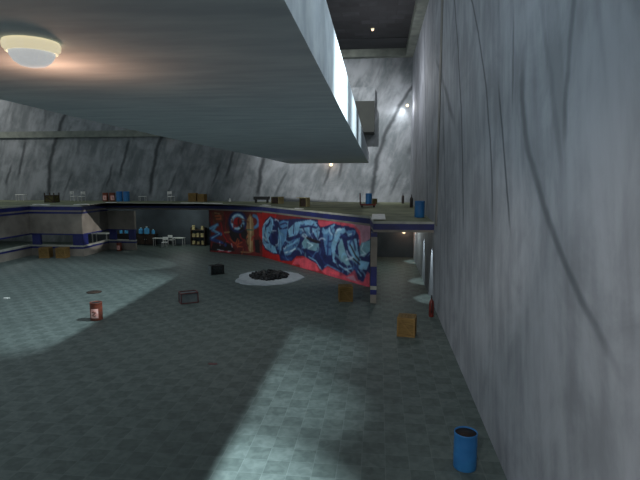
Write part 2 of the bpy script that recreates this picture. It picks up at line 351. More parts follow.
# ================================================================ MURALS
PAL = dict(brown=(96, 52, 34), black=(26, 16, 20), orange=(176, 84, 46), tan=(150, 116, 78), cream=(190, 170, 128), dred=(122, 24, 24),
 red=(168, 28, 30), red2=(190, 34, 28), pinkr=(196, 74, 92), pinkl=(176, 128, 146), pink=(220, 82, 98), bluel=(122, 172, 204), bluem=(82, 128, 172),
 blued=(40, 62, 120), navy=(26, 34, 84), white=(196, 220, 232), teal=(112, 156, 172), green=(60, 100, 84))
ML = [
('p','brown',0,[(0.16,3.25),(1.62,3.39),(1.48,2.59),(0.54,2.28),(0.19,2.62)]),
('p','black',0,[(2.15,2.18),(3.82,2.34),(3.79,1.21),(2.45,0.95),(2.02,1.64)]),
('p','black',0,[(-0.11,2.52),(0.18,2.35),(0.1,0.07),(-0.2,0.05)]),
('p','black',0,[(0.36,0.73),(2.11,0.84),(2.66,0.26),(0.1,0.12)]),
('l','orange',0.12,[(0.67,2.91),(1.26,2.98),(1.25,2.71),(0.78,2.69)]),
('l','tan',0.08,[(0.62,3.18),(1.15,3.11)]),
('l','dred',0.1,[(0.21,3.17),(0.37,2.54),(0.24,2.27)]),
('l','dred',0.1,[(1.61,3.22),(1.83,2.78),(1.69,2.07),(1.9,1.28)]),
('l','red',0.1,[(1.24,2.4),(1.5,1.43),(1.78,1.09)]),
('l','tan',0.12,[(1.62,1.66),(2.08,1.71)]),
('l','dred',0.1,[(3.18,3.27),(3.82,2.52),(3.7,1.99)]),
('l','bluem',0.26,[(0.11,1.9),(0.89,2.25)]),
('l','bluem',0.26,[(0.88,2.21),(0.34,1.77),(1.21,1.5)]),
('l','blued',0.3,[(1.1,1.54),(0.14,1.08),(1.19,0.83),(1.65,0.68)]),
('l','bluel',0.1,[(0.17,1.9),(0.83,2.22),(0.42,1.8),(1.1,1.54),(0.26,1.13)]),
('l','navy',0.5,[(3.6,2.78),(3.46,3),(3.22,3.15),(2.93,3.19),(2.64,3.1),(2.4,2.92),(2.27,2.67),(2.26,2.39),(2.39,2.15),(2.62,1.99),(2.91,1.94),(3.2,2.01),(3.45,2.18),(3.6,2.42)]),
('l','bluel',0.28,[(3.5,2.74),(3.38,2.93),(3.18,3.06),(2.93,3.09),(2.69,3.02),(2.49,2.86),(2.38,2.65),(2.37,2.42),(2.48,2.22),(2.67,2.08),(2.92,2.04),(3.16,2.1),(3.37,2.24),(3.49,2.44)]),
('l','white',0.08,[(3.52,2.75),(3.39,2.95),(3.19,3.07),(2.93,3.11),(2.68,3.04),(2.47,2.87),(2.36,2.65),(2.35,2.42),(2.46,2.21),(2.66,2.07),(2.91,2.02),(3.17,2.08),(3.38,2.23),(3.51,2.44)]),
('p','red',0,[(2.62,2.77),(2.95,2.91),(3.22,2.71),(3.16,2.36),(2.77,2.3),(2.55,2.46)]),
('l','black',0.16,[(3.43,2.33),(3.43,2.07),(3.15,1.92)]),
('l','orange',0.07,[(2.57,0.87),(2.12,1.2)]),
('l','orange',0.07,[(2.68,0.79),(2.91,1.25)]),
('l','orange',0.07,[(2.79,0.75),(3.35,1.01)]),
('l','orange',0.07,[(2.78,0.67),(3.39,0.62)]),
('l','red',0.09,[(2.45,0.69),(1.77,1)]),
('l','orange',0.07,[(2.89,0.54),(3.02,1.17)]),
('l','bluem',0.26,[(4.49,2.18),(4.69,2.25),(4.85,2.38),(4.94,2.56),(4.95,2.75),(4.86,2.92),(4.71,3.04),(4.51,3.09)]),
('p','tan',0,[(4.16,3.22),(4.42,2.89),(4.51,2.29),(4.5,1.6),(4.38,0.99),(4.42,0.39),(3.99,0.36),(3.84,0.87),(3.68,1.12),(3.91,1.74),(3.76,2.17),(3.88,2.78)]),
('l','orange',0.1,[(3.85,1.48),(3.73,1.04),(3.84,0.78)]),
('l','cream',0.1,[(4.18,2.96),(4.18,1.76),(4.12,0.28)]),
('l','green',0.08,[(3.86,2),(4.4,2.01)]),
('l','brown',0.06,[(4.04,2.61),(4.05,2.1)]),
('l','tan',0.09,[(3.22,0.23),(4.1,0.26),(4.42,0.39)]),
('p','black',0,[(4.55,1.26),(4.97,1.29),(5.06,0.26),(4.58,0.31)]),
('p','red',0,[(4.8,3.33),(5.37,3.26),(5.34,1.14),(4.98,1.63),(4.95,2.82)]),
('l','white',0.06,[(0.82,0.26),(1.29,0.2),(1.75,0.15),(2.21,0.22)]),
('l','white',0.07,[(1.07,0.87),(1.12,0.6)]),
('l','white',0.06,[(2.28,0.81),(2.35,0.55)]),
('l','pink',0.06,[(0.93,0.13),(1.52,0.17),(2.09,0.11)])]
MR = [
('p','red2',0,[(-0.68,3.53),(0.55,3.51),(-0.1,1.96),(-0.73,1.91)]),
('p','dred',0,[(2.28,3.43),(7.64,3.51),(7.64,3.2),(4.05,2.85),(2.09,2.97)]),
('p','pinkr',0,[(7.42,3.27),(9.99,3.41),(9.99,2.98),(7.58,2.96)]),
('p','pinkl',0,[(10.24,3.41),(13.33,3.51),(13.36,2.35),(11.73,2.34),(11.29,3.18)]),
('l','pinkr',0.25,[(10.24,3.32),(11.29,3.22),(11.79,2.96),(11.87,2.35)]),
('l','pinkr',0.2,[(8.96,3.31),(9.93,3.25)]),
('p','pink',0,[(4.35,0.04),(4.86,0.54),(6.45,0.84),(7.64,0.51)]),
('p','pink',0,[(5.45,0.64),(6.54,0.74),(7.41,0.53),(7.83,0.13),(5.44,-0.05)]),
('p','pink',0,[(8.08,0.16),(8.65,0.53),(10.01,0.38),(10.02,0.12),(8.89,-0.07)]),
('p','pinkr',0,[(8.97,0.21),(9.95,0.18),(11.32,0.5),(11.62,0.19),(12.88,0.06),(8.97,-0.47)]),
('p','pinkl',0,[(10.58,0.19),(11.33,0.45),(11.69,0.11)]),
('p','pinkr',0,[(12.19,0.02),(12.39,0.67),(12.73,0.73),(12.81,0.09)]),
('p','navy',0,[(1.33,3.19),(2.46,2.99),(4.06,3.15),(5.38,3.28),(7.64,3.36),(7.64,0.75),(6.45,0.92),(5.03,0.73),(4.36,0.3),(2.77,0.12),(2.59,0.5),(1.65,0.47),(0.47,0.61),(-0.13,1.11),(-0.2,2.05),(0.54,2.86)]),
('p','navy',0,[(5.47,2.98),(6.56,3.25),(7.58,3.19),(7.92,2.89),(8.56,3.04),(9.49,3.29),(9.99,3.15),(10.01,0.47),(8.73,0.63),(8.08,0.21),(7.58,0.55),(5.45,0.93)]),
('p','navy',0,[(8.96,3.08),(9.45,3.26),(10.24,3.18),(10.7,3.22),(11.43,3.14),(11.8,2.78),(11.88,2.18),(12.85,2.71),(12.89,0.75),(12.59,0.88),(12.26,0.21),(11.76,0.3),(11.47,0.79),(10.73,0.31),(9.95,0.46),(9.3,0.65),(8.97,0.6)]),
('p','bluel',0,[(1.43,3.1),(1.81,2.95),(1.6,2.21),(0.99,1.51),(1.28,1.17),(2.04,0.98),(2.31,0.56),(1.65,0.52),(0.47,0.75),(-0.02,1.31),(0,2.07),(0.63,2.77)]),
('l','navy',0.14,[(1.28,2.77),(0.56,2.3),(0.4,1.63),(0.79,1.2)]),
('l','navy',0.14,[(1.58,1.57),(2.24,1.27),(2.51,0.9)]),
('l','white',0.07,[(1.33,3.11),(0.22,2.46),(-0.11,1.77),(0.12,1.04),(0.77,0.69)]),
('p','bluem',0,[(2.55,2.82),(3.27,3.01),(3.97,2.97),(3.88,2.66),(3.17,2.43),(2.63,2.52)]),
('l','navy',0.1,[(2.82,2.67),(3.53,2.85),(3.79,2.79)]),
('p','bluem',0,[(2.63,2.3),(3.87,2.49),(3.6,1.68),(2.97,1.08),(2.68,0.51),(2.42,1.02),(2.44,1.83)]),
('l','bluel',0.16,[(2.54,2.38),(2.8,1.69),(2.87,0.9)]),
('p','bluel',0,[(3.87,2.4),(4.89,3),(6.77,3.3),(7.64,3.2),(6.91,2.99),(5.53,2.75),(5.21,2.19),(4.04,1.9)]),
('l','navy',0.12,[(4.72,2.9),(4.63,2.22)]),
('p','bluem',0,[(5.53,2.71),(6.91,2.87),(6.91,2.27),(6,2.22),(5.21,2.31)]),
('p','teal',0,[(6.15,2.11),(6.76,1.85),(7.64,1.87),(7.64,1.31),(6.91,1.46),(5.99,1.35),(5.68,1.65)]),
('l','black',0.13,[(6.31,2.09),(7.5,1.93)]),
('p','bluem',0,[(3.42,1.4),(4.54,1.78),(5.53,2.05),(5.36,1.61),(4.19,0.71),(3.41,0.56),(3.15,0.93)]),
('l','white',0.12,[(3.41,0.74),(4.36,0.99),(4.87,1.22)]),
('l','bluel',0.12,[(3.5,1.15),(4.54,1.52),(5.2,1.85)]),
('l','navy',0.16,[(3.24,1.03),(3.77,1.53),(3.94,1.46)]),
('l','blued',0.2,[(2.96,0.46),(3.67,0.33),(4.36,0.47)]),
('p','bluel',0,[(5.47,2.88),(6.56,3.16),(7.42,3.13),(7.92,2.8),(7.67,2.05),(7.08,2.55),(5.47,2.5)]),
('l','navy',0.12,[(5.47,2.69),(6.56,2.88),(7.42,2.85)]),
('l','white',0.06,[(6.55,2.5),(7.07,2.08),(7.58,1.99)]),
('l','black',0.12,[(6.37,2.1),(7.92,1.96)]),
('p','teal',0,[(6.19,1.84),(7.75,1.87),(7.83,1.33),(6.9,1.35),(6.01,1.39)]),
('l','white',0.06,[(6.37,1.82),(7.07,1.7),(6.55,1.45)]),
('p','bluem',0,[(8.08,2.82),(8.64,2.87),(9.33,3.19),(9.49,2.76),(9.11,1.31),(8.57,1.24),(8.32,1.94)]),
('l','bluel',0.12,[(8.24,2.88),(8.56,2.59),(9.41,3.19)]),
('l','blued',0.15,[(8.8,2.43),(8.72,1.26)]),
('l','bluel',0.1,[(6.55,0.88),(7.41,0.72),(7.92,0.32)]),
('l','bluem',0.1,[(8.41,0.49),(8.73,0.67),(10.01,0.47)]),
('p','bluel',0,[(9.69,2.95),(10.47,3.11),(10.55,2.84),(9.93,2.51),(9.62,1.92),(9.46,1.15),(9.63,0.88),(9.3,0.93),(9.13,1.86),(9.37,2.55)]),
('p','bluem',0,[(10.7,2.95),(11.51,3.06),(11.44,2.75),(10.78,2.59)]),
('l','white',0.06,[(10.78,2.7),(11.29,2.84)]),
('p','teal',0,[(10.17,2.49),(10.56,1.75),(11.02,0.99),(10.72,0.9),(9.94,1.21),(9.78,1.94)]),
('p','bluel',0,[(10.71,2.36),(11.59,2.59),(11.74,1.9),(12.03,1.41),(12.78,1.42),(12.52,0.95),(11.9,0.86),(11.31,1.31),(10.86,1.88)]),
('l','black',0.1,[(11.01,2.17),(11.53,1.6),(11.89,1.39)]),
('l','black',0.1,[(11.31,1.4),(11.89,1.17)]),
('p','teal',0,[(12.01,2.37),(12.85,2.63),(12.87,1.86),(12.44,1.64),(11.96,1.66),(11.88,2.09)]),
('l','navy',0.1,[(11.89,1.56),(12.31,1.57),(12.77,1.94)]),
('l','white',0.06,[(12.22,2.39),(12.02,2.02),(12.44,1.81)]),
('l','bluel',0.1,[(9.95,0.84),(10.57,0.65),(11.47,0.92),(12.04,0.53)]),
('l','bluel',0.1,[(8.96,3.03),(9.45,3.16)])]

def inside(x, y, P):
    c = False; j = len(P) - 1
    for i in range(len(P)):
        xi, yi = P[i]; xj, yj = P[j]
        if (yi > y) != (yj > y) and x < (xj - xi) * (y - yi) / (yj - yi) + xi: c = not c
        j = i
    return c
def segdist(x, y, a, b):
    dx, dy = b[0] - a[0], b[1] - a[1]; t = max(0, min(1, ((x - a[0]) * dx + (y - a[1]) * dy) / (dx * dx + dy * dy + 1e-9)))
    return math.hypot(x - a[0] - t * dx, y - a[1] - t * dy)
rr = random.Random(3)
def mural(name, seg, L, H0, H1, nx, ny, base, strokes, label, extra=0, ecols=(), blueonly=True):
    p, q = seg; p = Vector((*p, 0)); q = Vector((*q, 0)); d = (q - p).normalized(); nr = Vector((d.y, -d.x, 0))
    me = bpy.data.meshes.new(name); V = []; F = []; 
    us = [L * i / nx for i in range(nx + 1)]; zs = [H0 + (H1 - H0) * j / ny for j in range(ny + 1)]
    for zz in zs:
        for u in us: v = p + d * u + nr * .012; V.append((v.x, v.y, zz))
    cols = []
    W = nx + 1; nf = len(V)
    grid = [[base(u, zz) for u in us] for zz in zs]
    for kind, c, wd, pts in strokes:
        col = PAL[c]; m_ = wd
        xs = [a for a, _ in pts]; ys = [b for _, b in pts]
        i0 = max(0, int((min(xs) - m_) / L * nx)); i1 = min(nx, int((max(xs) + m_) / L * nx) + 1)
        j0 = max(0, int((min(ys) - m_ - H0) / (H1 - H0) * ny)); j1 = min(ny, int((max(ys) + m_ - H0) / (H1 - H0) * ny) + 1)
        for j in range(j0, j1 + 1):
            for i in range(i0, i1 + 1):
                u, zz = us[i], zs[j]
                if kind == 'p': a = 1. if inside(u, zz, pts) else 0.
                else:
                    dd = min(segdist(u, zz, pts[k], pts[k + 1]) for k in range(len(pts) - 1)); a = max(0., min(1., (wd * .55 - dd) / (wd * .3) + .3))
                if a > 0:
                    g = grid[j][i]; grid[j][i] = tuple(g[k] * (1 - a) + col[k] * a for k in range(3))
    for k_ in range(extra):   # thin sprayed shading lines inside the letters
        u0 = rr.uniform(.3, L - .3); z0 = rr.uniform(H0 + .3, H1 - .4); a0 = rr.uniform(0, 6.28); ln = rr.uniform(.35, .9); bend = rr.uniform(-2.2, 2.2); wd = rr.uniform(.05, .12)
        col = PAL[rr.choice(ecols)]; pts = [(u0, z0)]
        for q in range(5):
            a0 += bend / 5; pts.append((pts[-1][0] + ln / 5 * cos(a0), pts[-1][1] + ln / 5 * sin(a0)))
        for j in range(ny + 1):
            if abs(zs[j] - z0) > 1.1: continue
            for i in range(max(0, int((u0 - 1.1) / L * nx)), min(nx, int((u0 + 1.1) / L * nx))):
                dd = min(segdist(us[i], zs[j], pts[q], pts[q + 1]) for q in range(5)); a = max(0., min(1., (wd - dd) / wd * 1.6)) * .75
                g = grid[j][i]
                if a > 0 and (not blueonly or g[2] > g[0] + 8): grid[j][i] = tuple(g[k] * (1 - a) + col[k] * a for k in range(3))
    for _ in range(1):   # soft spray edges
        g2 = [r[:] for r in grid]
        for j in range(1, ny):
            for i in range(1, nx):
                g2[j][i] = tuple((grid[j][i][k] * 4 + grid[j - 1][i][k] + grid[j + 1][i][k] + grid[j][i - 1][k] + grid[j][i + 1][k]) / 8 for k in range(3))
        grid = g2
    for j in range(ny):
        for i in range(nx): F.append((j * W + i, j * W + i + 1, (j + 1) * W + i + 1, (j + 1) * W + i))
    # rim, so that the paint layer has a thickness
    back = len(V)
    ring = [(0, i) for i in range(nx)] + [(j, nx) for j in range(ny)] + [(ny, i) for i in range(nx, 0, -1)] + [(j, 0) for j in range(ny, 0, -1)]
    rc = []
    for j, i in ring:
        v = p + d * us[i] + nr * .0; V.append((v.x, v.y, zs[j])); rc.append(grid[j][i])
    n = len(ring)
    for k in range(n):
        a = ring[k]; b = ring[(k + 1) % n]
        F.append((a[0] * W + a[1], back + k, back + (k + 1) % n, b[0] * W + b[1]))
    me.from_pydata(V, [], F)
    ca = me.color_attributes.new('paint', 'FLOAT_COLOR', 'POINT')
    flat = [c for r in grid for c in r] + rc
    for i, c in enumerate(flat): ca.data[i].color = (*lin(c), 1)
    m = bpy.data.materials.new(name + '_paint'); m.use_nodes = True; nt = m.node_tree
    at = nt.nodes.new('ShaderNodeVertexColor'); at.layer_name = 'paint'
    nz = noise(nt, nt.nodes.new('ShaderNodeTexCoord').outputs['Object'], 2.2, 6)
    hs = nt.nodes.new('ShaderNodeHueSaturation'); nt.links.new(at.outputs[0], hs.inputs['Color'])
    nt.links.new(math_n(nt, 'ADD', math_n(nt, 'MULTIPLY', nz, 1.5), .35), hs.inputs['Value'])
    nt.links.new(hs.outputs[0], nt.nodes['Principled BSDF'].inputs['Base Color']); nt.nodes['Principled BSDF'].inputs['Roughness'].default_value = .6
    me.materials.append(m)
    o = bpy.data.objects.new(name, me); COL.objects.link(o); return tag(o, label, 'mural')
def mixt(a, b, t): t = max(0, min(1, t)); return tuple(a[k] * (1 - t) + b[k] * t for k in range(3))
mural('graffiti_mural', segs[5], 5.285, .02, 3.38, 110, 72, lambda u, z: mixt((70, 26, 26), (120, 30, 28), .5 + .5 * sin(u * 2.3 + z * 1.7) * cos(z * 2.1 - u)), ML,
      'dark red graffiti painting with blue zigzag and pale blue ring on the far wall', 14, ('dred', 'black', 'orange', 'brown', 'red'), False)
mural('graffiti_mural', segs[6], 12.797, .02, 3.38, 250, 72, lambda u, z: mixt((176, 28, 28), (150, 70, 92), (u - 4) / 8), MR,
      'wide graffiti painting of light blue interlocking letters on red and pink', 120, ('navy', 'navy', 'bluel', 'teal', 'white', 'blued', 'bluem'), True)

# ================================================================ THINGS ON THE LOWER FLOOR
def make_barrel(name, label, loc, paint, hole=M_barrelhole, lab=False, rz=0, r=.235, h=.78, rib=True, group=None):
    t = thing(name, label, 'barrel', loc, rz, group)
    bm = bmesh.new()
    prof = [(0, .0), (r * .96, 0), (r, .02)]
    for k in (.34, .66):
        prof += [(r, h * k - .03), (r * 1.02, h * k), (r, h * k + .03)]
    prof += [(r, h - .03), (r * 1.02, h - .015), (r * 1.0, h), (r * .95, h), (r * .94, h - .05), (0, h - .05)]
    lathe(bm, prof, 28); o = obj('body', bm, [paint], t)
    bm = bmesh.new(); lathe(bm, [(0, h - .048), (r * .92, h - .048), (r * .92, h - .03), (0, h - .03)], 24); obj('lid', bm, hole, t)
    if lab:
        for a in (0, pi):
            bm = bmesh.new(); lathe(bm, [(r + .008, h * .16), (r + .02, h * .24), (r + .02, h * .6), (r + .008, h * .68)], 12, None, a - 1.95, a - .75, True)
            lb = obj('label', bm, M_label, t)
            bm = bmesh.new(); tube(bm, [((r + .035) * cos(a - 1.4 + q), (r + .035) * sin(a - 1.4 + q), h * (.42 + s_)) for q, s_ in ((-.28, .08), (.0, .12), (.26, .06), (0, -.02), (-.26, -.08), (.1, -.13), (.3, -.08))], .018, 6)
            obj('swirl', bm, M_rbarrel, lb)
    return t
b0 = make_barrel('barrel', 'open blue barrel on the tiles in the nearest corner by the right wall', (1.86, 10.15, 0), M_barrel)
rb0 = make_barrel('barrel', 'rusty red barrel with pale round label alone on the left floor', (-11.8, 19.6, 0), M_rbarrel, lab=True, r=.245, h=.76)

def make_crate(name, label, loc, rz, s=.68, h=.7, m=M_wood, fm=M_wood_l, group=None):
    t = thing(name, label, 'crate', loc, rz, group); a = s / 2; e = .07
    boxobj('body', (-a + .03, a - .03, -a + .03, a - .03, .02, h - .03), m, t)
    bm = bmesh.new()
    for sx in (-1, 1):
        for sy in (-1, 1): box(bm, min(sx * a, sx * (a - e)), max(sx * a, sx * (a - e)), min(sy * a, sy * (a - e)), max(sy * a, sy * (a - e)), 0, h)
    for z0 in (0, h - e):
        for sy in (-1, 1):
            y0, y1 = sorted((sy * a, sy * (a - .04))); box(bm, -a + e, a - e, y0, y1, z0, z0 + e); 
            x0, x1 = y0, y1; box(bm, x0, x1, -a + e, a - e, z0, z0 + e)
    obj('frame', bm, fm, t, bevel=.006)
    bm = bmesh.new()
    for k in range(5):
        w_ = (s - .1) / 5; box(bm, -a + .05 + k * w_, -a + .05 + k * w_ + w_ - .02, -a + .05, a - .05, h - .03, h + .0)
    obj('lid', bm, m, t)
    for sy in (-1, 1):
        bm = bmesh.new(); M = Matrix.Translation((0, sy * (a - .02), h / 2)) @ Matrix.Rotation(math.atan2(h - .14, s - .14) * 1.0, 4, 'Y')
        box(bm, -s * .56, s * .56, -.018, .018, -.03, .03, M); obj('brace', bm, fm, t)
    return t
c0 = make_crate('wooden_crate', 'brown wooden crate on open floor left of the fire extinguisher', (1.14, 19.05, 0), -9, .68, .74)
dup(c0, 'brown wooden crate on the floor below the right end of the graffiti', (-1.55, 24.2, 0), 8)
dup(c0, 'tan wooden crate against the low wall at far left, left one of the pair', (-24.75, 34.85, 0), 10, 'crates by the low wall', 1.05)
dup(c0, 'tan wooden crate against the low wall at far left, right one of the pair', (-23.45, 34.95, 0), 4, 'crates by the low wall', 1.05)

def make_ext(label, loc, red, h=.95):
    t = thing('fire_extinguisher', label, 'fire extinguisher', loc); r = .105
    bm = bmesh.new(); lathe(bm, [(0, 0), (r * .9, 0), (r, .03), (r, h * .62), (r * .85, h * .72), (r * .4, h * .79), (r * .28, h * .84), (0, h * .84)], 20); obj('cylinder', bm, red, t)
    bm = bmesh.new(); lathe(bm, [(0, h * .84), (.035, h * .84), (.035, h * .92), (0, h * .92)], 12); obj('valve', bm, M_black, t)
    bm = bmesh.new(); box(bm, -.02, .02, -.13, .05, h * .9, h * .93); box(bm, -.02, .02, -.12, .04, h * .97, h); box(bm, -.015, .015, .0, .04, h * .92, h * .98); obj('handle', bm, M_black, t)
    bm = bmesh.new(); tube(bm, [(0, -.04, h * .88), (0, -.14, h * .84), (0, -.16, h * .6), (0, -.13, h * .35), (0, -.12, h * .2)], .016); obj('hose', bm, M_black, t)
    return t
e0 = make_ext('dark red fire extinguisher standing on the floor against the right wall', (2.33, 21.7, 0), M_red)

# box with dull red edges
t = thing('framed_box', 'grey box with dull red edges on the floor left of the rug', 'box', (-9.05, 22.95, 0), 33)
boxobj('body', (-.38, .38, -.24, .24, .03, .47), M_greyp, t)
bm = bmesh.new(); e = .022
for sx in (-1, 1):
    for sy in (-1, 1): box(bm, sx * .4 - e, sx * .4 + e, sy * .26 - e, sy * .26 + e, 0, .52)
for zz in (0, .475):
    for sy in (-1, 1): box(bm, -.4 + e, .4 - e, sy * .26 - e, sy * .26 + e, zz, zz + .045)
    for sx in (-1, 1): box(bm, sx * .4 - e, sx * .4 + e, -.26 + e, .26 - e, zz, zz + .045)
obj('frame', bm, M_redframe, t)
# old black box set
t = thing('television', 'black boxy television with grey side lying near the foot of the graffiti', 'television', (-10.0, 30.1, 0), 38)
boxobj('casing', (-.42, .42, -.28, .28, 0, .56), M_black, t, bevel=.02)
boxobj('side_panel', (-.46, -.425, -.25, .25, .02, .54), M_greyp, t)
bm = bmesh.new(); box(bm, -.34, .26, -.3, -.282, .08, .48); obj('screen', bm, mat('dark_screen_glass', (34, 40, 42), .15, c2=(26, 30, 32)), t)
bm = bmesh.new(); tube(bm, [(-.1, 0, .55), (.25, 0, .72)], .008, 6); tube(bm, [(-.1, 0, .55), (-.3, 0, .6)], .008, 6); obj('antenna', bm, M_black, t)
# pale sheet with black rubble
rg = random.Random(11)
bm = bmesh.new(); n = 40; ring = []; ring2 = []
for k in range(n):
    a_ = 2 * pi * k / n; rx = 1.95 * (1 + .07 * sin(3 * a_ + 1) + rg.uniform(-.05, .05)); ry = 2.35 * (1 + .08 * cos(2 * a_) + rg.uniform(-.05, .05))
    ring.append(bm.verts.new((rx * cos(a_), ry * sin(a_), .0))); ring2.append(bm.verts.new((rx * .985 * cos(a_), ry * .985 * sin(a_), .035)))
c_ = bm.verts.new((0, 0, .05)); bm.faces.new(ring[::-1])
for k in range(n):
    j = (k + 1) % n; bm.faces.new([ring[k], ring[j], ring2[j], ring2[k]]); bm.faces.new([ring2[k], ring2[j], c_])
o = obj('floor_sheet', bm, M_paper, loc=(-6.5, 29.2, 0)); tag(o, 'ragged pale grey sheet spread on the floor under black rubble', 'sheet')
bm = bmesh.new()
for k in range(420):
    a_ = rg.uniform(0, 2 * pi); q = math.sqrt(rg.random()); x = 1.1 * q * cos(a_); y = 1.3 * q * sin(a_) + .35; hgt = .06 + .22 * (1 - q) * rg.random()
    s = rg.uniform(.05, .14); M = Matrix.Translation((x, y, hgt + s * .3)) @ Matrix.Rotation(rg.uniform(0, 6), 4, Vector((rg.random(), rg.random(), rg.random() + .1)).normalized())
    box(bm, -s, s, -s * rg.uniform(.4, 1), s * .6, -s * .4, s * .4, M)
o = obj('rubble_pile', bm, M_coal, loc=(-6.5, 29.2, 0.0)); tag(o, 'low pile of black rubble heaped on the pale sheet', 'rubble'); o['kind'] = 'stuff'
# small things lying flat
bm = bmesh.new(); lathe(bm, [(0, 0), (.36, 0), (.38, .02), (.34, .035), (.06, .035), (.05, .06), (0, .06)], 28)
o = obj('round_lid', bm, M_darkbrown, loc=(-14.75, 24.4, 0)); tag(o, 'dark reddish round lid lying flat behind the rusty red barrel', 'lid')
bm = bmesh.new()
pr = [(.17, 0), (.1, .1), (0, .07), (-.14, .09), (-.18, -.02), (-.04, -.08), (.09, -.07)]
lo = [bm.verts.new((x, y, 0)) for x, y in pr]; hi = [bm.verts.new((x * .9, y * .9, .012)) for x, y in pr]; bm.faces.new(lo[::-1]); bm.faces.new(hi)
for k in range(7): bm.faces.new([lo[k], lo[(k + 1) % 7], hi[(k + 1) % 7], hi[k]])
o = obj('floor_stain', bm, M_redframe, loc=(-5.25, 15.2, 0)); tag(o, 'tiny dark red rag alone on the shadowed tiles', 'stain')  # thin raised patch for a reddish stain on the tiles
bm = bmesh.new(); box(bm, -.1, .1, -.05, .05, 0, .05); box(bm, .0, .16, .02, .1, .0, .03)
o = obj('paper_scrap', bm, M_white, loc=(-18.35, 22.6, 0)); tag(o, 'tiny crumpled white paper on the floor at the left picture edge', 'paper')

# ---- things at the back of the lower floor
def make_table(label, loc, rz=0, L=1.0, h=.72, W=.55, group=None):
    t = thing('folding_table', label, 'table', loc, rz, group)
    boxobj('tabletop', (-L / 2, L / 2, -W / 2, W / 2, h - .05, h), M_white, t)
    for sx in (-1, 1):
        for sy in (-1, 1): boxobj('leg', (sx * (L / 2 - .06) - .025, sx * (L / 2 - .06) + .025, sy * (W / 2 - .06) - .025, sy * (W / 2 - .06) + .025, 0, h - .05), M_chrome, t)
    return t
def make_chair(label, loc, rz=0, group=None):
    t = thing('metal_chair', label, 'chair', loc, rz, group)
    boxobj('seat', (-.22, .22, -.22, .22, .42, .46), M_white, t); boxobj('backrest', (-.22, .22, .19, .23, .62, .88), M_white, t)
    for sx in (-1, 1):
        boxobj('leg', (sx * .2 - .02, sx * .2 + .02, -.22, -.18, 0, .42), M_chrome, t); boxobj('leg', (sx * .2 - .02, sx * .2 + .02, .19, .23, 0, .62), M_chrome, t)
    return t
tb = make_table('white folding table below the deck at the back, near the blue jugs', (-19.0, 41.9, 0), 4)
dup(tb, 'white folding table below the deck at the back, nearest the shelf unit', (-17.4, 42.35, 0), -3)
dup(tb, 'low white table on the deck at the far left picture edge', (-32.3, 42.6, 3.86), 0, scale=.8)
dup(tb, 'low white table on the deck right of the blue barrel pair', (-20.9, 43.0, 3.86), 0, scale=.62)
ch0 = make_chair('white metal chair behind the left white table below the deck', (-18.2, 41.2, 0), 10)
dup(ch0, 'white metal chair standing between the two white tables below the deck', (-18.3, 42.9, 0), 170)
dup(ch0, 'white metal chair on the deck, turned sideways between blue barrels and brown crates', (-18.2, 42.9, 3.86), 60)
# paired pale chairs near left corner of the deck
dup(ch0, 'pale chair on the deck left of the two rusty barrels, left one of two', (-26.9, 42.2, 3.86), 80)
dup(ch0, 'pale chair on the deck left of the two rusty barrels, right one of two', (-26.0, 41.9, 3.86), 250)

def make_jug(label, loc, rz=0, group=None):
    t = thing('water_jug', label, 'jug', loc, rz, group)
    bm = bmesh.new(); lathe(bm, [(0, 0), (.17, 0), (.19, .03), (.19, .15), (.18, .18), (.19, .21), (.19, .36), (.14, .42), (.06, .46), (.06, .5), (0, .5)], 20); obj('body', bm, M_bluejug, t)
    bm = bmesh.new(); lathe(bm, [(0, .5), (.07, .5), (.07, .55), (0, .55)], 12); obj('cap', bm, M_white, t)
    return t
t = thing('low_cabinet', 'dark low cabinet at the back below the deck holding blue jugs', 'cabinet', (-20.45, 42.6, 0))
boxobj('body', (-.85, .85, -.3, .3, 0, .95), M_black, t); boxobj('worktop', (-.9, .9, -.33, .33, .95, 1.0), M_darkbrown, t)
for sx in (-1, 1):
    d_ = boxobj('door', (sx * .42 - .38, sx * .42 + .38, -.325, -.302, .1, .92), M_darkbrown, t); boxobj('knob', (sx * .08 - .02, sx * .08 + .02, -.35, -.326, .5, .56), M_chrome, d_)
j0 = make_jug('blue jug at the left end of the dark cabinet below the deck', (-20.95, 42.5, 1.0), 0, 'blue jugs on the cabinet')
dup(j0, 'large blue jug in the middle of the dark cabinet below the deck', (-20.4, 42.5, 1.0), 0, 'blue jugs on the cabinet', 1.15)
dup(j0, 'small blue jug at the right end of the dark cabinet below the deck', (-19.8, 42.5, 1.0), 0, 'blue jugs on the cabinet', .75)
t = thing('low_cabinet', 'dark low cabinet behind the openings of the white wall at left', 'cabinet', (-22.6, 42.6, 0))
boxobj('body', (-.8, .8, -.3, .3, 0, .95), M_black, t); boxobj('worktop', (-.85, .85, -.33, .33, .95, 1.0), M_darkbrown, t)
dup(j0, 'blue jug seen through the opening of the white wall, left one of two', (-22.8, 42.5, 1.0), 0, 'jugs behind the openings', .7)
dup(j0, 'blue jug seen through the opening of the white wall, right one of two', (-22.3, 42.5, 1.0), 0, 'jugs behind the openings', .8)
dup(tb, 'white table seen through the opening at the corner of the white wall', (-24.4, 42.0, 0), 0, scale=1.5)

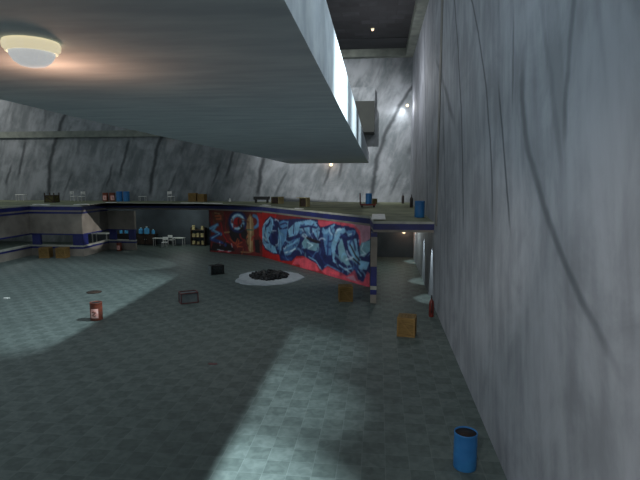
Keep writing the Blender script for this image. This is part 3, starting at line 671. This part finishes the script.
t = thing('shelf_unit', 'dark shelf unit beside the left end of the graffiti', 'shelf', (-15.75, 42.75, 0))
for z_ in (.05, .7, 1.35): boxobj('shelf', (-.6, .6, -.25, .25, z_, z_ + .05), M_darkbrown, t)
for sx in (-1, 1): boxobj('side_panel', (sx * .63 - .03, sx * .63 + .03, -.25, .25, 0, 1.6), M_darkbrown, t)
k = 0
places = [('left end', -.42), ('middle', -.02), ('right end', .4)]
src = None
for zi, zn in ((.1, 'bottom'), (.75, 'middle'), (1.4, 'top')):
    for pn, px in places:
        if zn == 'top' and pn == 'middle': continue
        lab = 'pale box at the %s of the %s board in the dark shelf unit' % (pn, zn)
        if src is None:
            bm = bmesh.new(); box(bm, -.14, .14, -.14, .14, 0, .3); src = obj('storage_box', bm, M_cream, loc=(-15.75 + px, 42.75, zi), bevel=.01); tag(src, lab, 'box', 'boxes in the shelf unit')
        else:
            o = src.copy(); COL.objects.link(o); o.location = (-15.75 + px, 42.72, zi); o.rotation_euler = (0, 0, rg.uniform(-.3, .3)); o['label'] = lab
            o.scale = (rg.uniform(.7, 1.1), 1, rg.uniform(.8, 1.25))
dup(rb0, 'rusty red barrel with pale label before the low white wall at left', (-21.1, 38.9, 0), -10, scale=.85)

# ================================================================ THINGS ON THE DECK
DZ = 3.86
dup(b0, 'blue barrel on the deck next to the right wall', (2.18, 27.4, DZ), 0, scale=1.12)
dup(b0, 'blue barrel on the back of the deck, left one of the pair', (-22.75, 42.4, DZ), 0, 'blue barrel pair', 1.12)
dup(b0, 'blue barrel on the back of the deck, right one of the pair', (-22.1, 42.4, DZ), 0, 'blue barrel pair', 1.12)
dup(rb0, 'rusty barrel at the back of the deck, left one of two near the blue pair', (-24.0, 42.3, DZ), 0, 'rusty barrel pair')
dup(rb0, 'rusty barrel at the back of the deck, right one of two near the blue pair', (-23.4, 42.35, DZ), 20, 'rusty barrel pair')
cr = make_crate('wooden_crate', 'dark olive crate with raised corner posts on the left deck', (-27.5, 40.0, DZ), 4, .86, .62, M_olive, M_darkbrown)
for sx in (-1, 1):
    for sy in (-1, 1): boxobj('corner_post', (sx * .4 - .035, sx * .4 + .035, sy * .385 - .035, sy * .385 + .035, .62, .82), M_darkbrown, cr)
c1 = dup(c0, 'brown crate near the middle of the deck, left one of two', (-16.2, 42.9, DZ), 5, 'brown crates in the middle of the deck')
dup(c0, 'brown crate near the middle of the deck, right one of two', (-15.3, 42.7, DZ), -8, 'brown crates in the middle of the deck', .9)
# open boxes near the deck edge above the graffiti
def make_open_box(label, loc, rz, s=.8, h=.6, lid=False):
    t = thing('open_box', label, 'box', loc, rz); a = s / 2
    bm = bmesh.new(); box(bm, -a, a, -a, a, 0, .04); box(bm, -a, a, -a, a, h - .04, h); box(bm, -a, a, a - .04, a, .04, h - .04); box(bm, -a, -a + .04, -a, a - .04, .04, h - .04)
    obj('shell', bm, M_olive, t)
    boxobj('side_board', (a - .02, a + .03, -a, a, 0, h + .02), M_cream, t)
    boxobj('filling', (-a + .05, a - .05, -a + .06, a - .06, .05, h - .06), M_darkbrown, t)
    if lid: boxobj('flap', (-a - .25, a + .02, -a - .05, a, h + .005, h + .04), M_cream, t)
    return t
make_open_box('box lying open on the deck with cream right side, beside the black bench', (-8.15, 40.3, DZ), -24, .72, .55)
make_open_box('open box with cream side and wide cream flap, above the blue letters', (-5.35, 36.4, DZ), -20, .55, .62, True)
t = thing('bench', 'low black bench on the deck above the left graffiti', 'bench', (-9.7, 41.4, DZ), -4)
boxobj('seat', (-.65, .65, -.22, .22, .26, .52), M_black, t)
for sx in (-1, 1): boxobj('leg', (sx * .5 - .05, sx * .5 + .05, -.18, .18, 0, .26), M_black, t)
bm = bmesh.new(); lathe(bm, [(0, 0), (.1, 0), (.1, .16), (.05, .22), (.04, .3), (0, .3)], 14)
o = obj('white_bottle', bm, M_white, loc=(-12.9, 43.0, DZ)); tag(o, 'small white bottle alone on the deck right of the brown crates', 'bottle')
# flatbed trolley and its load
t = thing('flatbed_trolley', 'rusty red flatbed trolley with tall left posts on the deck', 'trolley', (-.75, 36.2, DZ), 0)
boxobj('bed', (-.55, .55, -.35, .35, .14, .24), M_red, t)
bm = bmesh.new()
for sy in (-1, 1): tube(bm, [(-.55, sy * .3, .2), (-.57, sy * .3, 1.0)], .03)
tube(bm, [(-.57, -.3, .98), (-.57, .3, .98)], .025); obj('handle', bm, M_red, t)
boxobj('end_rail', (.49, .55, -.3, .3, .24, .42), M_red, t)
for sx in (-1, 1):
    for sy in (-1, 1):
        bm = bmesh.new(); lathe(bm, [(0, -.03), (.07, -.03), (.07, .03), (0, .03)], 14, Matrix.Translation((sx * .42, sy * .28, .07)) @ Matrix.Rotation(pi / 2, 4, 'X')); obj('wheel', bm, M_black, t)
dup(b0, 'blue barrel standing on the flatbed trolley', (-.7, 36.2, DZ + .245), 0, scale=.95)
make_crate('wooden_crate', 'small olive crate on the flatbed trolley, right of the blue barrel', (-.28, 36.15, DZ + .24), 0, .36, .38, M_olive, M_olive)
e1 = make_ext('dark fire extinguisher on the deck far back near the right corner', (1.95, 41.6, DZ), mat('shade_dark_metal', (52, 40, 40), .5, c2=(34, 28, 28)), .85)  # shade over the red extinguisher is put into this dark metal colour
dup(e1, 'dark fire extinguisher on the deck between trolley and right wall, nearer of the two', (2.3, 36.3, DZ), 0, scale=1.08)
# thin pale strips along the edge of the deck
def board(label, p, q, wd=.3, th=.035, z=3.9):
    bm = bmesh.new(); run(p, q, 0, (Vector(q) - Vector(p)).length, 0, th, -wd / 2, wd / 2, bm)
    o = obj('white_strip', bm, M_white, loc=(0, 0, z)); tag(o, label, 'board'); return o
board('white strip lying on the deck edge at far left in front of the olive crate', (-26.3, 36.0), (-25.0, 35.95))
board('short white strip on the deck edge over the corner of the white wall', (-22.9, 36.0), (-22.4, 36.8), .5)
board('white strip on the deck edge just right of the white wall corner', (-22.2, 39.2), (-21.4, 39.3), .3)
board('long white strip on the deck edge left of the black bench', (-15.9, 39.45), (-12.4, 39.2), .3)
board('short white strip under the black bench on the deck edge', (-8.6, 37.3), (-8.0, 36.6), .3)
o = board('thin white strip on the deck edge in front of the open box with cream flap', (-5.5, 33.5), (-5.0, 32.9), .25)
board('wide pale strip on the deck corner above the right end of the graffiti', (.0, 25.2), (.0, 28.6), .7)

# ================================================================ LAMPS
def dome_lamp(name, label, loc, r=.25, warm=None, glass=M_glass, tilt=None):
    t = thing(name, label, 'lamp', loc)
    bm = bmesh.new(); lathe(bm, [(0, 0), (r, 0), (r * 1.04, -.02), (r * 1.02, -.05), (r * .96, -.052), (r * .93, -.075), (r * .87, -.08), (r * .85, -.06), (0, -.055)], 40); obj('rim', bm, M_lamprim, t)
    bm = bmesh.new(); lathe(bm, [(r * .84, -.062), (r * .8, -.1), (r * .66, -.14), (r * .45, -.168), (r * .2, -.18), (0, -.183)], 40); obj('glass_dome', bm, glass, t)
    if tilt: t.rotation_euler = tilt
    return t
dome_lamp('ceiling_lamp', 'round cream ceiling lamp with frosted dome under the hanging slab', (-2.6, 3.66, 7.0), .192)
point('dome_lamp_glow', (-2.95, 4.35, 6.55), 13, (1, .56, .36), .06)
def small_lamp(label, loc, rot=None, r=.16):
    t = thing('wall_lamp', label, 'lamp', loc)
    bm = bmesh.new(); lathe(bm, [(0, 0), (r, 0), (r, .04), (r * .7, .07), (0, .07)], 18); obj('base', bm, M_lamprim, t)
    bm = bmesh.new(); lathe(bm, [(r * .7, .07), (r * .6, .12), (r * .3, .16), (0, .17)], 18); obj('glass', bm, M_bulb, t)
    t.rotation_euler = rot or (pi / 2, 0, 0); return t
small_lamp('small glowing wall lamp low on the back wall under the end of the slab', (-4.1, BY, 7.05)); point('wall_lamp_glow', (-4.1, BY - .5, 7.05), 14, (1, .6, .38), .06)
small_lamp('small glowing wall lamp below the deck near the right wall', (1.9, 38.0, 1.95)); point('wall_lamp_glow', (1.9, 37.5, 2.0), 16, (1, .58, .38), .06)
small_lamp('tiny lamp on the underside of the ledge of the left back wall', (-18.5, BY - .25, 9.6), (pi / 2 + .6, 0, 0), .14)
small_lamp('tiny lamp on the dark block ceiling', (-.6, 37.4, CZ), (pi, 0, 0), .12)
t = small_lamp('small lamp high in the corner of the back and right walls', (2.25, BY, 11.9), None, .13)
# unseen floodlight housings; the one beside the slab is added
def flood(label, loc, target):
    t = thing('floodlight', label, 'floodlight', loc)
    bm = bmesh.new(); box(bm, -.22, .22, -.16, .16, .02, .22); obj('housing', bm, M_black, t)
    bm = bmesh.new(); box(bm, -.05, .05, -.05, .05, .22, .5); obj('bracket', bm, M_black, t)
    t.rotation_euler = (Vector(loc) - Vector(target)).to_track_quat('Z', 'Y').to_euler(); return t
flood('black floodlight high above the floor near the right wall', (2.3, 12, 14.8), (-3.9, 12, 0))
flood('added unseen black floodlight on the right wall beside the slab', (2.2, 2.4, 8.72), (-.6, 2.4, 7.65))
flood('black floodlight high above the slab aimed at the left floor', (.2, 20, 15.65), (-18.5, 23, 0))
